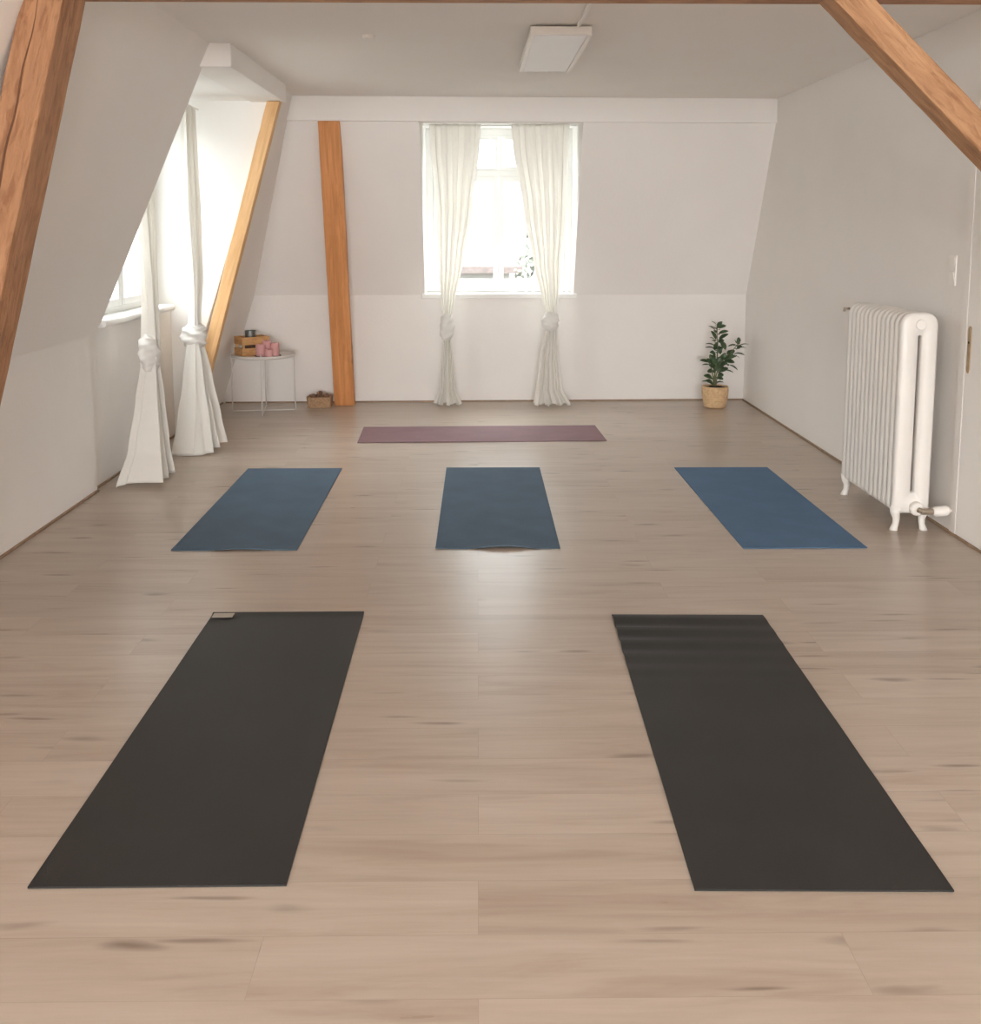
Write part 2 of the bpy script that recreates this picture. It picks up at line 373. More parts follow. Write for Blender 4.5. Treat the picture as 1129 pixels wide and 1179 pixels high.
slab(bm, [(xf(0), ND1, 0), (xf(0), ybk(-2.3), 0), (xf(.97), ybk(-2.01), .97), (xf(H), ysl(-1.52, H), H), (xf(H), ND1, H)], (-.2, 0, 0))
struct(link('wall_left_far', bm, WALL))
# dormer lining: ceiling, far cheek, near cheek
bm = bmesh.new()
slab(bm, [(-1.45, ND0 - .02, 2.485), (-2.62, ND0 - .02, 2.485), (-2.62, ND1 + .02, 2.485), (-1.45, ND1 + .02, 2.485)], (0, 0, .1))
slab(bm, [(xf(0) - .004, ND1 - .006, 0), (xf(2.485) - .004, ND1 - .006, 2.485), (-2.62, ND1 - .006, 2.485), (-2.62, ND1 - .006, 0)], (0, .05, 0))
slab(bm, [(xs(1.0) - .02, ND0 + .006, 1.0), (xs(2.485) - .02, ND0 + .006, 2.485), (-2.62, ND0 + .006, 2.485), (-2.62, ND0 + .006, 1.0)], (0, -.05, 0))
struct(link('wall_dormer_lining', bm, REVEAL))
# boxed purlin above the dormer
struct(link('trim_1', BX(-1.66, -1.41, 6.1, 7.81, 2.475, H), WALL, bevel=.006))
# back: knee wall, roof slope on both sides of the window dormer, boxed header
DX0, DX1 = -.475, .862
bm = bmesh.new()
slab(bm, [(-2.4, ybk(-2.4), 0), (2.6, ybk(2.6), 0), (2.6, ybk(2.6), .97), (-2.4, ybk(-2.4), .97)], (0, .2, 0))
slab(bm, [(xf(.97) - .02, ybk(-2.0), .97), (DX0, ybk(DX0), .97), (DX0, ysl(DX0, 2.44), 2.44), (xf(2.44) - .02, ysl(xf(2.44), 2.44), 2.44)], (0, .12, .05))
slab(bm, [(DX1, ybk(DX1), .97), (XR + .1, ybk(XR + .1), .97), (XR + .1, ysl(XR + .1, 2.44), 2.44), (DX1, ysl(DX1, 2.44), 2.44)], (0, .12, .05))
struct(link('wall_back', bm, WALL))
bm = bmesh.new()
slab(bm, [(-1.62, 8.42 + .03 * .68, 2.415), (XR, 8.42 + .03 * 4.74, 2.415), (XR, 8.42 + .03 * 4.74, H), (-1.62, 8.42 + .03 * .68, H)], (0, .16, 0))
struct(link('trim_2', bm, WALL, bevel=.004))
bm = bmesh.new()
WY = 9.56
slab(bm, [(DX0 + .004, ybk(DX0) + .004, .97), (DX0 + .004, ysl(DX0, 2.40) + .006, 2.40), (DX0 + .004, 8.60, 2.47), (DX0 + .004, WY + .12, 2.47), (DX0 + .004, WY + .12, .97)], (-.06, 0, 0))
slab(bm, [(DX1 - .004, ybk(DX1) + .004, .97), (DX1 - .004, ysl(DX1, 2.40) + .006, 2.40), (DX1 - .004, 8.60, 2.47), (DX1 - .004, WY + .12, 2.47), (DX1 - .004, WY + .12, .97)], (.06, 0, 0))
box(bm, DX0 - .06, DX1 + .06, 8.56, WY + .12, 2.46, 2.56)
struct(link('wall_window_lining', bm, REVEAL))

# thin dark brown strips along the foot of the walls
struct(link('base_strip_left', BX(-2.27, -2.258, YF, 6.05, 0, .012), STRIP))
struct(link('base_strip_left_dormer', BX(-2.30, -2.288, 6.05, ND1, 0, .012), STRIP))
struct(link('base_strip_left_far', BX(-2.30, -2.288, ND1, 9.2, 0, .012), STRIP))
struct(link('base_strip_right', BX(XR - .012, XR, YF, 9.35, 0, .012), STRIP))
bm = bmesh.new()
slab(bm, [(-2.27, ybk(-2.27), 0), (XR, ybk(XR), 0), (XR, ybk(XR), .012), (-2.27, ybk(-2.27), .012)], (0, -.012, 0))
struct(link('base_strip_back', bm, STRIP))

# window in the back dormer
def casement(bm, x0, x1, z0, z1, y, wd=.045, d=.05):
    box(bm, x0, x0 + wd, y, y + d, z0, z1); box(bm, x1 - wd, x1, y, y + d, z0, z1)
    box(bm, x0 + wd, x1 - wd, y, y + d, z0, z0 + wd); box(bm, x0 + wd, x1 - wd, y, y + d, z1 - wd, z1)
bm = bmesh.new()
casement(bm, DX0, DX1, .985, 2.46, WY - .02, .07, .07)
box(bm, DX0 + .07, DX1 - .07, WY - .015, WY + .045, 2.03, 2.09)
w1 = struct(link('window_1', bm, FRAMEW, bevel=.004))
def wpart(name, b, m, par, **k):
    return link(name, b, m, par, **k)
zt, xm = 2.03, .19
for i, (a, b_) in enumerate(((DX0 + .07, xm), (xm, DX1 - .07))):
    for j, (z0, z1) in enumerate(((1.055, zt), (2.09, 2.39))):
        bm = bmesh.new(); casement(bm, a + .002, b_ - .002, z0, z1, WY - .03, .045 if j == 0 else .03)
        s = wpart('window_frame', bm, FRAMEW, w1, bevel=.003)
        wpart('pane', BX(a + .04, b_ - .04, WY + .0, WY + .006, z0 + .03, z1 - .03), GLASS, s)
bm = bmesh.new(); box(bm, xm - .012, xm + .012, WY - .05, WY - .03, 1.35, 1.45); tube(bm, [(xm, WY - .05, 1.42), (xm, WY - .075, 1.42), (xm + .0, WY - .075, 1.31)], .008)
wpart('window_handle', bm, PLASTIC, w1, smooth=False)
bm = bmesh.new(); slab(bm, [(DX0 - .03, ybk(DX0) - .03, .94), (DX1 + .03, ybk(DX1) - .03, .94), (DX1 + .03, WY + .02, .94), (DX0 - .03, WY + .02, .94)], (0, 0, .04))
wpart('window_sill', bm, REVEAL, w1, bevel=.006)

# window in the left dormer
WX = -2.42
def casx(bm, y0, y1, z0, z1, x, wd=.045, d=.05):
    box(bm, x - d, x, y0, y0 + wd, z0, z1); box(bm, x - d, x, y1 - wd, y1, z0, z1)
    box(bm, x - d, x, y0 + wd, y1 - wd, z0, z0 + wd); box(bm, x - d, x, y0 + wd, y1 - wd, z1 - wd, z1)
bm = bmesh.new(); casx(bm, ND0 + .005, ND1 - .005, .985, 2.48, WX + .02, .06, .07)
w2 = struct(link('window_2', bm, FRAMEW, bevel=.004))
ym = 6.95
for a, b_ in ((ND0 + .065, ym), (ym, ND1 - .065)):
    bm = bmesh.new(); casx(bm, a + .002, b_ - .002, 1.045, 2.42, WX + .035, .05)
    s = wpart('window_frame', bm, FRAMEW, w2, bevel=.003)
    wpart('pane', BX(WX, WX + .006, a + .045, b_ - .045, 1.085, 2.38), GLASS, s)
bm = bmesh.new()
tube(bm, [(WX + .036, 6.72, 1.60), (WX + .06, 6.72, 1.60), (WX + .06, 6.72, 1.20)], .005)
wpart('window_handle', bm, TIN, w2)
bm = bmesh.new(); tube(bm, [(-2.235, 6.165, .99), (-2.235, 7.58, .985)], .022, 14)
box(bm, WX, -2.235, 6.16, 7.6, .968, 1.008)
wpart('window_sill', bm, REVEAL, w2, smooth=False)

# unseen roof window added in the left slope to admit fill light
bm = bmesh.new()
def rw(y0, y1, z0, z1): slab(bm, [(xs(z0) - .08, y0, z0), (xs(z0) - .08, y1, z0), (xs(z1) - .08, y1, z1), (xs(z1) - .08, y0, z1)], (-.06, 0, .0))
rw(-2.2, -2.14, 1.4, 2.3); rw(-.66, -.6, 1.4, 2.3); rw(-2.14, -.66, 1.4, 1.46); rw(-2.14, -.66, 2.24, 2.3)
w3 = struct(link('window_added', bm, FRAMEW))
bm = bmesh.new(); slab(bm, [(xs(1.44) - .11, -2.15, 1.44), (xs(1.44) - .11, -.65, 1.44), (xs(2.26) - .11, -.65, 2.26), (xs(2.26) - .11, -2.15, 2.26)], (-.006, 0, 0))
link('pane', bm, GLASS, w3)
# ---------------------------------------------------------------- timber frame
def beam(name, p0, p1, wx, dy, mat, label, horiz_cut=True, axis_x=Vector((1, 0, 0)), M=None, bev=.008):
    """front-left-bottom edge from p0 to p1; width wx along x, depth dy along y; local Z follows the beam"""
    p0 = Vector(p0); p1 = Vector(p1); d = (p1 - p0).normalized()
    xa = axis_x; ya = d.cross(xa).normalized(); xa2 = ya.cross(d)
    rot = Matrix((xa2, ya, d)).transposed().to_4x4()
    L = Matrix.Translation(p0) @ rot
    inv = L.inverted()
    bm = bmesh.new(); n = 26
    rings = []
    rnd = random.Random(hash(len(name)) + int(p0.x * 100))
    for i in range(n + 1):
        t_ = i / n; c = p0.lerp(p1, t_)
        j = .0015 if 0 < i < n else 0
        ring = [c, c + Vector((wx, 0, 0)), c + Vector((wx, dy, 0)), c + Vector((0, dy, 0))]
        rings.append([bm.verts.new(inv @ (q + Vector((rnd.uniform(-j, j), rnd.uniform(-j, j), 0)))) for q in ring])
    for a, b in zip(rings, rings[1:]):
        for k in range(4): bm.faces.new((a[k], a[(k + 1) % 4], b[(k + 1) % 4], b[k]))
    bm.faces.new(rings[0]); bm.faces.new(rings[-1][::-1])
    o = link(name, bm, mat, bevel=bev); o.matrix_world = L
    return tag(o, label, 'beam')
# near-left leaning strut (x per z = .265)
strut = beam('timber_strut', (-2.28 + .0, 3.88, 0), (-2.28 + .265 * 2.60, 3.88, 2.60), .155, .21, HEWN, 'thick rough hewn timber strut leaning up the left roof slope in the foreground')
# drying crack along the strut's face
bm = bmesh.new()
pts = []
for i in range(30):
    z = .75 + i * .06; xx = -2.28 + .265 * z + .055 + .004 * math.sin(i * 1.3) + .0005 * i
    pts.append((xx, 3.8795, z))
tube(bm, pts, [.0005 + .0045 * math.sin(PI * min(1, (i + 1) / 30)) for i in range(30)], 6)
ck = link('drying_crack', bm, plain('crack_shadow_wood', (.16, .07, .035), .9), strut); ck.matrix_parent_inverse = strut.matrix_world.inverted()
bm = bmesh.new(); box(bm, -.1, .1, -.1025, .1025, -2.0, 2.03)
tb = link('tie_beam', bm, HEWN, bevel=.01)
tb.matrix_world = Matrix.Translation((.415, 3.985, 2.507)) @ Matrix.Rotation(PI / 2, 4, 'Y')
tag(tb, 'horizontal wooden tie beam crossing just under the ceiling at the top edge', 'beam')
# right brace, 44 degrees
def brace():
    d = Vector((.7225, 0, -.6915)).normalized()
    nrm = Vector((d.z, 0, -d.x)) * -1       # perpendicular, up-right
    lo0 = Vector((1.285, 0, 2.405)); L = 1
    wdt = .108; y0, y1 = 3.90, 4.04
    M = Matrix.Translation((lo0.x, y0, lo0.z)) @ Matrix((nrm, Vector((0, 1, 0)), d)).transposed().to_4x4()
    bm = bmesh.new(); n = 24; inv = M.inverted(); rnd = random.Random(4); rings = []
    lo_end = lo0 + d * ((XR - .004 - lo0.x) / d.x); hi_s = Vector((lo0.x + .156, 0, 2.405)); hi_end = hi_s + d * ((XR - .004 - hi_s.x) / d.x)
    for i in range(n + 1):
        t_ = i / n; a = lo0.lerp(lo_end, t_); b = hi_s.lerp(hi_end, t_); j = .0012 if 0 < i < n else 0
        q = [Vector((a.x, y0, a.z)), Vector((b.x, y0, b.z)), Vector((b.x, y1, b.z)), Vector((a.x, y1, a.z))]
        rings.append([bm.verts.new(inv @ (v + Vector((0, rnd.uniform(-j, j), rnd.uniform(-j, j))))) for v in q])
    for a, b in zip(rings, rings[1:]):
        for k in range(4): bm.faces.new((a[k], a[(k + 1) % 4], b[(k + 1) % 4], b[k]))
    bm.faces.new(rings[0]); bm.faces.new(rings[-1][::-1])
    o = link('timber_brace', bm, BRACE, bevel=.009); o.matrix_world = M
    return tag(o, 'knotty wooden brace running diagonally down from ceiling to the right wall', 'beam')
brace()
# far post against the back slope and pale rafter beside the dormer
beam('timber_post', (-1.273, 9.072, 0), (-1.278, 8.445, 2.413), .172, .12, POSTW, 'upright orange pine post at the back wall, left of the curtained window', bev=.005)
beam('timber_rafter', (-2.23, 7.665, 0), (-2.23 + .706, 7.665, 2.472), .092, .085, RAFTW, 'slim pale leaning rafter between the left dormer curtain and the small table', bev=.004)

# ---------------------------------------------------------------- door in the right wall
bm = bmesh.new(); box(bm, XR - .006, XR + .02, 4.22, 5.09, .012, 2.16)
d1 = struct(link('door_1', bm, WALL, bevel=.003))
bm = bmesh.new()
box(bm, XR - .008, XR + .01, 5.09, 5.155, .0125, 2.22); box(bm, XR - .012, XR + .01, 4.155, 4.22, .0125, 2.22); box(bm, XR - .012, XR + .01, 4.22, 5.09, 2.16, 2.22)
link('door_frame', bm, WALL, d1)
bm = bmesh.new()
yc, z0, z1, r_ = 5.05, .845, 1.08, .017
pts = []
for k in range(13): a = PI * k / 12; pts.append((XR - .006, yc + r_ * math.cos(a), z1 - r_ + r_ * math.sin(a)))
for k in range(13): a = PI + PI * k / 12; pts.append((XR - .006, yc + r_ * math.cos(a), z0 + r_ + r_ * math.sin(a)))
slab(bm, pts, (-.004, 0, 0))
lp = link('lock_plate', bm, BRASS, d1, bevel=.001)
bm = bmesh.new(); tube(bm, [(XR - .0095, 5.052, .998), (XR - .0125, 5.052, .998)], .006, 12)
link('keyhole', bm, DARK, lp)

sw = thing('light_switch', 'white double light switch on the right wall above the radiator side', 'switch', (XR, 5.285, 1.345))
link('plate', BX(-.008, 0, -.04, .04, -.078, .078), PLASTIC, sw, bevel=.003)
for z in (-.036, .036):
    bm = bmesh.new(); slab(bm, [(-.008, -.028, z - .031), (-.008, .028, z - .031), (-.013, .028, z + .031), (-.013, -.028, z + .031)], (.004, 0, 0))
    link('rocker', bm, PLASTIC, sw, bevel=.001)

# ---------------------------------------------------------------- yoga mats
def yoga_mat(cx, cy, ang, wd, ln, mat, label, th=.005, waves=None, curl=None, group='yoga mats laid out on the floor', skew=0):
    """wd across, ln along local y; waves(u,v) lifts the surface"""
    bm = bmesh.new(); nu, nv = 16, 72
    top = []; bot = []
    for j in range(nv + 1):
        v = j / nv; rt_, rb = [], []
        for i in range(nu + 1):
            u = i / nu
            x = (u - .5) * wd + skew * (v - .5); y = (v - .5) * ln
            h = waves(u, v) if waves else 0
            rt_.append(bm.verts.new((x, y, th + h))); rb.append(bm.verts.new((x, y, .0004 + h)))
        top.append(rt_); bot.append(rb)
    for j in range(nv):
        for i in range(nu):
            bm.faces.new((top[j][i], top[j][i + 1], top[j + 1][i + 1], top[j + 1][i]))
            bm.faces.new((bot[j][i], bot[j + 1][i], bot[j + 1][i + 1], bot[j][i + 1]))
    for j in range(nv):
        bm.faces.new((top[j][0], top[j + 1][0], bot[j + 1][0], bot[j][0])); bm.faces.new((top[j][-1], bot[j][-1], bot[j + 1][-1], top[j + 1][-1]))
    for i in range(nu):
        bm.faces.new((top[0][i], bot[0][i], bot[0][i + 1], top[0][i + 1])); bm.faces.new((top[-1][i], top[-1][i + 1], bot[-1][i + 1], bot[-1][i]))
    o = link('yoga_mat', bm, mat, smooth=False)
    for p in o.data.polygons: p.use_smooth = True
    o.data.set_sharp_from_angle(angle=R(40))
    o.location = (cx, cy, 0); o.rotation_euler = (0, 0, ang)
    return tag(o, label, 'yoga mat', group)
def ripple(u, v):
    k = max(0, (v - .62) / .38)
    return .009 * k * (1 - .8 * u) * (1 + math.sin(v * 92 + .4)) + .0006 * (1 + math.sin(v * 31))
def flatr(u, v): return .0003 * (1 + math.sin(v * 23 + u * 2))
def foldfar(u, v): return .006 * math.exp(-((1 - v) / .012) ** 2) + .0004 * (1 + math.sin(v * 17))
def curlnear(a):
    return lambda u, v: a * math.exp(-(v / .022) ** 2) * (.5 + .5 * math.cos((u - .55) * 9)) * (1 if .2 < u < .9 else .4)
m1 = yoga_mat(-.765, 3.165, .004, .611, 1.759, BLACKM, 'plain charcoal yoga mat with a small beige corner tag, front left', waves=foldfar, th=.005)
bm = bmesh.new(); box(bm, -.297, -.215, .8205, .8655, .0052, .0068)
pt = link('label_patch', bm, TAG, m1, M=Matrix.Translation((0, 0, .0055))); pt['label'] = 'small beige woven label'
yoga_mat(.831, 3.132, -.017, .611, 1.759, BLACKM, 'charcoal yoga mat with rippled far end, front right', waves=ripple)
yoga_mat(-1.190, 5.754, .004, .611, 1.734, BLUEM, 'blue-grey yoga mat nearest the left wall and dormer curtains', waves=curlnear(.008))
yoga_mat(.098, 5.768, -.001, .611, 1.734, BLUEM, 'slate blue yoga mat in the middle of the blue row', waves=curlnear(.014))
yoga_mat(1.599, 5.759, .006, .611, 1.734, BLUEM2, 'brighter blue yoga mat beside the white radiator', waves=curlnear(.002))
yoga_mat(.025, 7.772, .032, 1.835, .611, PINKM, 'dusty pink yoga mat lying crosswise at the far end of the floor', waves=lambda u, v: .0015 * (1 + math.sin(u * 7)) * (1 - v))

# ---------------------------------------------------------------- curtains
def curtain(name, label, rows, nf, group, along='x', seed=1, knot=None, knot_size=(.075, .07, .10), rod=None):
    """rows: (z, centre across, half width, depth centre, fold amplitude)"""
    base = rows[-1]
    cx, cyy = base[1], base[3]
    def P(a, d, z): return Vector((a, d, z)) if along == 'x' else Vector((d, a, z))
    org = P(cx, cyy, 0)
    t = thing(name, label, 'curtain', tuple(org), 0, group)
    rnd = random.Random(seed); ph = [rnd.uniform(0, 6.28) for _ in range(6)]
    def interp(z, seglist):
        for a, b in zip(seglist, seglist[1:]):
            if a[0] >= z >= b[0]:
                k = (a[0] - z) / (a[0] - b[0]); k = k * k * (3 - 2 * k) * .5 + k * .5
                return [a[i] + (b[i] - a[i]) * k for i in range(5)]
        return list(seglist[-1])
    def sheet(z0, z1, pn):
        bm = bmesh.new(); nu = 220; nv = 60; g = []
        for j in range(nv + 1):
            z = z0 + (z1 - z0) * j / nv; zz, c, hw, d, am = interp(z, rows); row = []
            for i in range(nu + 1):
                u = i / nu; a = 2 * PI * nf * u
                off = (u - .5) * 2
                wob = math.sin(a + ph[0] + .25 * math.sin(z * 3 + ph[1])) + .35 * math.sin(a * 2.3 + ph[2]) + .25 * math.sin(a * .47 + ph[3] + z)
                wv = off * hw + hw * .05 * math.sin(a * 1.7 + ph[4])
                dz = 0
                if j == nv and z1 < .1: dz = .012 * math.sin(a * .6 + ph[5])
                row.append(bm.verts.new(P(c + wv, d + am * wob, z + dz) - org))
            g.append(row)
        for j in range(nv):
            for i in range(nu): bm.faces.new((g[j][i], g[j][i + 1], g[j + 1][i + 1], g[j + 1][i]))
        o = link(pn, bm, CLOTH, t, smooth=True)
        s = o.modifiers.new('thick', 'SOLIDIFY'); s.thickness = .0012
        return o
    kz = knot[2]
    sheet(rows[0][0], kz + .0, 'upper_panel'); sheet(kz - .0, rows[-1][0], 'lower_panel')
    # the knot: cloth wound on itself
    bm = bmesh.new(); n, m_ = 40, 30; g = []
    sxk, syk, szk = knot_size
    for j in range(m_ + 1):
        th = PI * j / m_; row = []
        for i in range(n):
            a = 2 * PI * i / n
            r = 1 + .09 * math.sin(9 * th + 2 * a + ph[0]) + .10 * math.sin(3 * a + 3 * th + ph[1]) + .04 * math.sin(17 * th - 3 * a)
            s = math.sin(th) ** .75
            row.append(bm.verts.new(P(knot[0] + sxk * r * s * math.cos(a), knot[1] + syk * r * s * math.sin(a), kz + szk * math.cos(th) * (1 + .05 * math.sin(a * 2))) - org))
        g.append(row)
    for j in range(m_):
        for i in range(n): bm.faces.new((g[j][i], g[j][(i + 1) % n], g[j + 1][(i + 1) % n], g[j + 1][i]))
    bmesh.ops.remove_doubles(bm, verts=bm.verts, dist=.0008)
    link('knot', bm, CLOTHK, t, smooth=True)
    return t
GB = 'white curtains at the back window'; GL = 'white curtains at the left dormer'
YC = 9.04
curtain('curtain', 'sheer white knotted curtain on the left half of the back window',
        [(2.452, -.195, .215, YC, .016), (2.30, -.197, .208, YC, .016), (1.7, -.205, .145, YC, .018), (1.25, -.235, .10, YC, .02), (.95, -.262, .062, YC, .02), (.76, -.272, .035, YC, .014), (.62, -.272, .03, YC, .012), (.45, -.268, .045, YC, .014), (.15, -.270, .07, YC, .02), (.016, -.268, .125, YC, .026)],
        5, GB, 'x', 3, (-.272, YC, .70), (.062, .055, .12))
curtain('curtain', 'sheer white knotted curtain on the right half of the back window',
        [(2.452, .528, .25, YC, .016), (2.30, .532, .238, YC, .016), (1.7, .575, .18, YC, .018), (1.25, .60, .115, YC, .02), (.98, .628, .078, YC, .02), (.80, .64, .045, YC, .014), (.68, .645, .05, YC, .014), (.45, .625, .085, YC, .018), (.15, .625, .115, YC, .022), (.016, .650, .165, YC - .02, .03)],
        6, GB, 'x', 8, (.640, YC, .755), (.072, .055, .085))
rd = thing('curtain_rod', 'thin white curtain rod across the top of the back window', 'curtain rod', (.19, YC, 2.43))
bm = bmesh.new(); tube(bm, [(-.66, .03, .012), (.665, .03, .012)], .006); link('rod', bm, FRAMEW, rd)
curtain('curtain', 'white knotted curtain at the left dormer, nearer one, hem close to the left blue mat',
        [(2.412, 6.50, .12, -2.06, .02), (1.7, 6.50, .085, -2.06, .024), (1.1, 6.48, .05, -2.055, .03), (.86, 6.46, .045, -2.055, .035), (.72, 6.45, .05, -2.06, .035), (.5, 6.45, .10, -2.07, .05), (.2, 6.40, .15, -2.075, .075), (.016, 6.32, .21, -2.075, .105)],
        5, GL, 'y', 5, (6.45, -2.055, .78), (.085, .062, .125))
curtain('curtain', 'white knotted curtain at the left dormer, farther one beside the pale rafter',
        [(2.412, 7.42, .10, -2.03, .022), (1.7, 7.42, .10, -2.035, .035), (1.2, 7.40, .07, -2.025, .034), (.95, 7.36, .045, -2.02, .026), (.80, 7.34, .05, -2.02, .03), (.5, 7.32, .12, -2.01, .055), (.2, 7.26, .16, -1.99, .085), (.016, 7.18, .20, -1.965, .105)],
        5, GL, 'y', 9, (7.36, -2.02, .80), (.10, .088, .09))
rd = thing('curtain_rod', 'thin white curtain rod under the left dormer ceiling', 'curtain rod', (-2.045, 6.98, 2.42))
bm = bmesh.new(); tube(bm, [(0, -.82, 0), (0, .81, 0)], .007); link('rod', bm, FRAMEW, rd)

# ---------------------------------------------------------------- radiator
rad = thing('radiator', 'white cast iron column radiator standing on feet along the right wall', 'radiator', (2.24, 5.58, 0))
NS = 13; pitch = .0605; y0r = -.375
def rad_section(th=.052, first=False):
    bm = bmesh.new()
    x0, x1, z0, z1 = -.095, .092, .095, 1.135
    def outline(x0, x1, z0, z1, rt_, rb, n=8):
        pts = []
        for (cx, cz, a0, r) in ((x1 - rb, z0 + rb, -90, rb), (x1 - rt_, z1 - rt_, 0, rt_), (x0 + rt_, z1 - rt_, 90, rt_), (x0 + rb, z0 + rb, 180, rb)):
            for k in range(n + 1):
                a = R(a0 + 90 * k / n); pts.append((cx + r * math.cos(a), cz + r * math.sin(a)))
        return pts
    O = outline(x0, x1, z0, z1, .062, .035); I = outline(-.009, .009, .205, 1.02, .0089, .0089)
    n = len(O)
    prof = [(-th / 2, .012), (-th / 2 + .010, 0), (th / 2 - .010, 0), (th / 2, .012)]
    oc = Vector((0, .6))
    ro = []
    for y, ins in prof:
        row = []
        O2 = outline(x0 + ins, x1 - ins, z0 + ins, z1 - ins, .062 - ins * .6, .035 - ins * .6)
        ro.append([bm.verts.new((p[0], y, p[1])) for p in O2])
    ri = []
    for y, ins in prof:
        I2 = outline(-.009 - ins * .3, .009 + ins * .3, .205 - ins * .3, 1.02 + ins * .3, .0089, .0089)
        ri.append([bm.verts.new((p[0], y, p[1])) for p in I2])
    for a, b in zip(ro, ro[1:]):
        for k in range(n): bm.faces.new((a[k], a[(k + 1) % n], b[(k + 1) % n], b[k]))
    for a, b in zip(ri, ri[1:]):
        for k in range(n): bm.faces.new((a[k], b[k], b[(k + 1) % n], a[(k + 1) % n]))
    for k in range(n):
        bm.faces.new((ro[0][k], ri[0][k], ri[0][(k + 1) % n], ro[0][(k + 1) % n]))
        bm.faces.new((ro[-1][k], ro[-1][(k + 1) % n], ri[-1][(k + 1) % n], ri[-1][k]))
    return bm
s0 = link('section', rad_section(), ENAMEL, rad, smooth=True)
s0.location = (0, y0r, 0)
for k in range(1, NS):
    c = s0.copy(); C.objects.link(c); c.parent = rad; c.location = (0, y0r + k * pitch, 0)
bm = bmesh.new(); tube(bm, [(0, y0r - .0, 1.075), (0, y0r + (NS - 1) * pitch, 1.075)], .03, 16)
link('connecting_hub', bm, ENAMEL, rad, smooth=True)
bm = bmesh.new(); tube(bm, [(0, y0r, .155), (0, y0r + (NS - 1) * pitch, .155)], .03, 16)
link('connecting_hub', bm, ENAMEL, rad, smooth=True)
for yy in (y0r, y0r + (NS - 1) * pitch):
    for sx_ in (-1, 1):
        bm = bmesh.new()
        pr = [(.070, .125, .030), (.073, .09, .022), (.066, .06, .016), (.068, .035, .015), (.076, .012, .018), (.078, .0, .020)]
        rings = []
        for (xo, z, r) in pr:
            rings.append([bm.verts.new((sx_ * xo + r * 1.1 * math.cos(2 * PI * k / 14), yy + r * math.sin(2 * PI * k / 14), z)) for k in range(14)])
        for a, b in zip(rings, rings[1:]):
            for k in range(14): bm.faces.new((a[k], a[(k + 1) % 14], b[(k + 1) % 14], b[k]))
        bm.faces.new(rings[0]); bm.faces.new(rings[-1][::-1])
        link('leg', bm, ENAMEL, rad, smooth=True)
bm = bmesh.new(); tube(bm, [(.02, y0r - .02, .125), (.02, y0r - .05, .125), (.02, y0r - .06, .125)], [.036, .036, .028], 18)
link('end_plug', bm, ENAMEL, rad, smooth=False, bevel=.004)
bm = bmesh.new(); tube(bm, [(0.0, y0r - .02, 1.075), (0, y0r - .034, 1.075)], [.03, .026], 18)
link('end_cap', bm, ENAMEL, rad, bevel=.003)
bm = bmesh.new(); tube(bm, [(.03, y0r - .075, .118), (.095, y0r - .075, .118)], .016, 12); tube(bm, [(.02, y0r - .06, .125), (.035, y0r - .075, .12)], .014, 10)
link('valve', bm, ENAMEL_D, rad, smooth=False, bevel=.002)
bm = bmesh.new(); tube(bm, [(.09, y0r - .075, .118), (.10, y0r - .075, .118), (.16, y0r - .07, .122), (.175, y0r - .07, .122)], [.017, .026, .028, .018], 16)
link('valve_knob', bm, PLASTIC, rad, smooth=True)
bm = bmesh.new(); tube(bm, [(.165, y0r - .07, .12), (.18, y0r - .068, .12), (.197, y0r - .065, .12)], .008, 10)
link('supply_pipe', bm, ENAMEL, rad, smooth=True)
bm = bmesh.new(); tube(bm, [(-.095, y0r + 12 * pitch, 1.10), (-.125, y0r + 12 * pitch, 1.10), (-.125, y0r + 12 * pitch, 1.085)], .008, 10)
link('air_vent', bm, ENAMEL_D, rad, smooth=True)

# ---------------------------------------------------------------- ceiling light, cable duct, small cap
cl = thing('ceiling_light', 'rectangular white panel light fixed under the ceiling, switched off', 'ceiling light', (.43, 6.165, H))
cl.rotation_euler = (0, 0, R(.3))
bm = bmesh.new(); box(bm, -.13, .13, -.55, .55, -.012, 0); link('mount_shadow_gap', bm, DARK, cl)  # dark colour stands in for the shadow slit above the housing
bm = bmesh.new(); box(bm, -.160, .160, -.635, .635, -.052, -.012); link('housing', bm, PLASTIC, cl, bevel=.003)
link('diffuser', BX(-.138, .138, -.612, .612, -.056, -.051), DIFF, cl, bevel=.002)
for sx_ in (-1, 1):
    link('side_rail', BX(sx_ * .150 - .011, sx_ * .150 + .011, -.635, .635, -.060, -.052), PLASTIC, cl, bevel=.002)
cdct = tag(link('cable_duct', BX(.516, .532, 4.09, 5.53, H - .018, H), PLASTIC, bevel=.002), 'thin white cable duct on the ceiling leading to the panel light', 'cable duct')
bm = bmesh.new(); lathe(bm, [(.036, 0), (.036, -.012), (.030, -.02), (.004, -.022)], 28)
ca = tag(link('smoke_detector', bm, CEIL, smooth=False), 'small round white detector on the ceiling, left of the panel light', 'smoke detector'); ca.location = (-.60, 5.87, H)

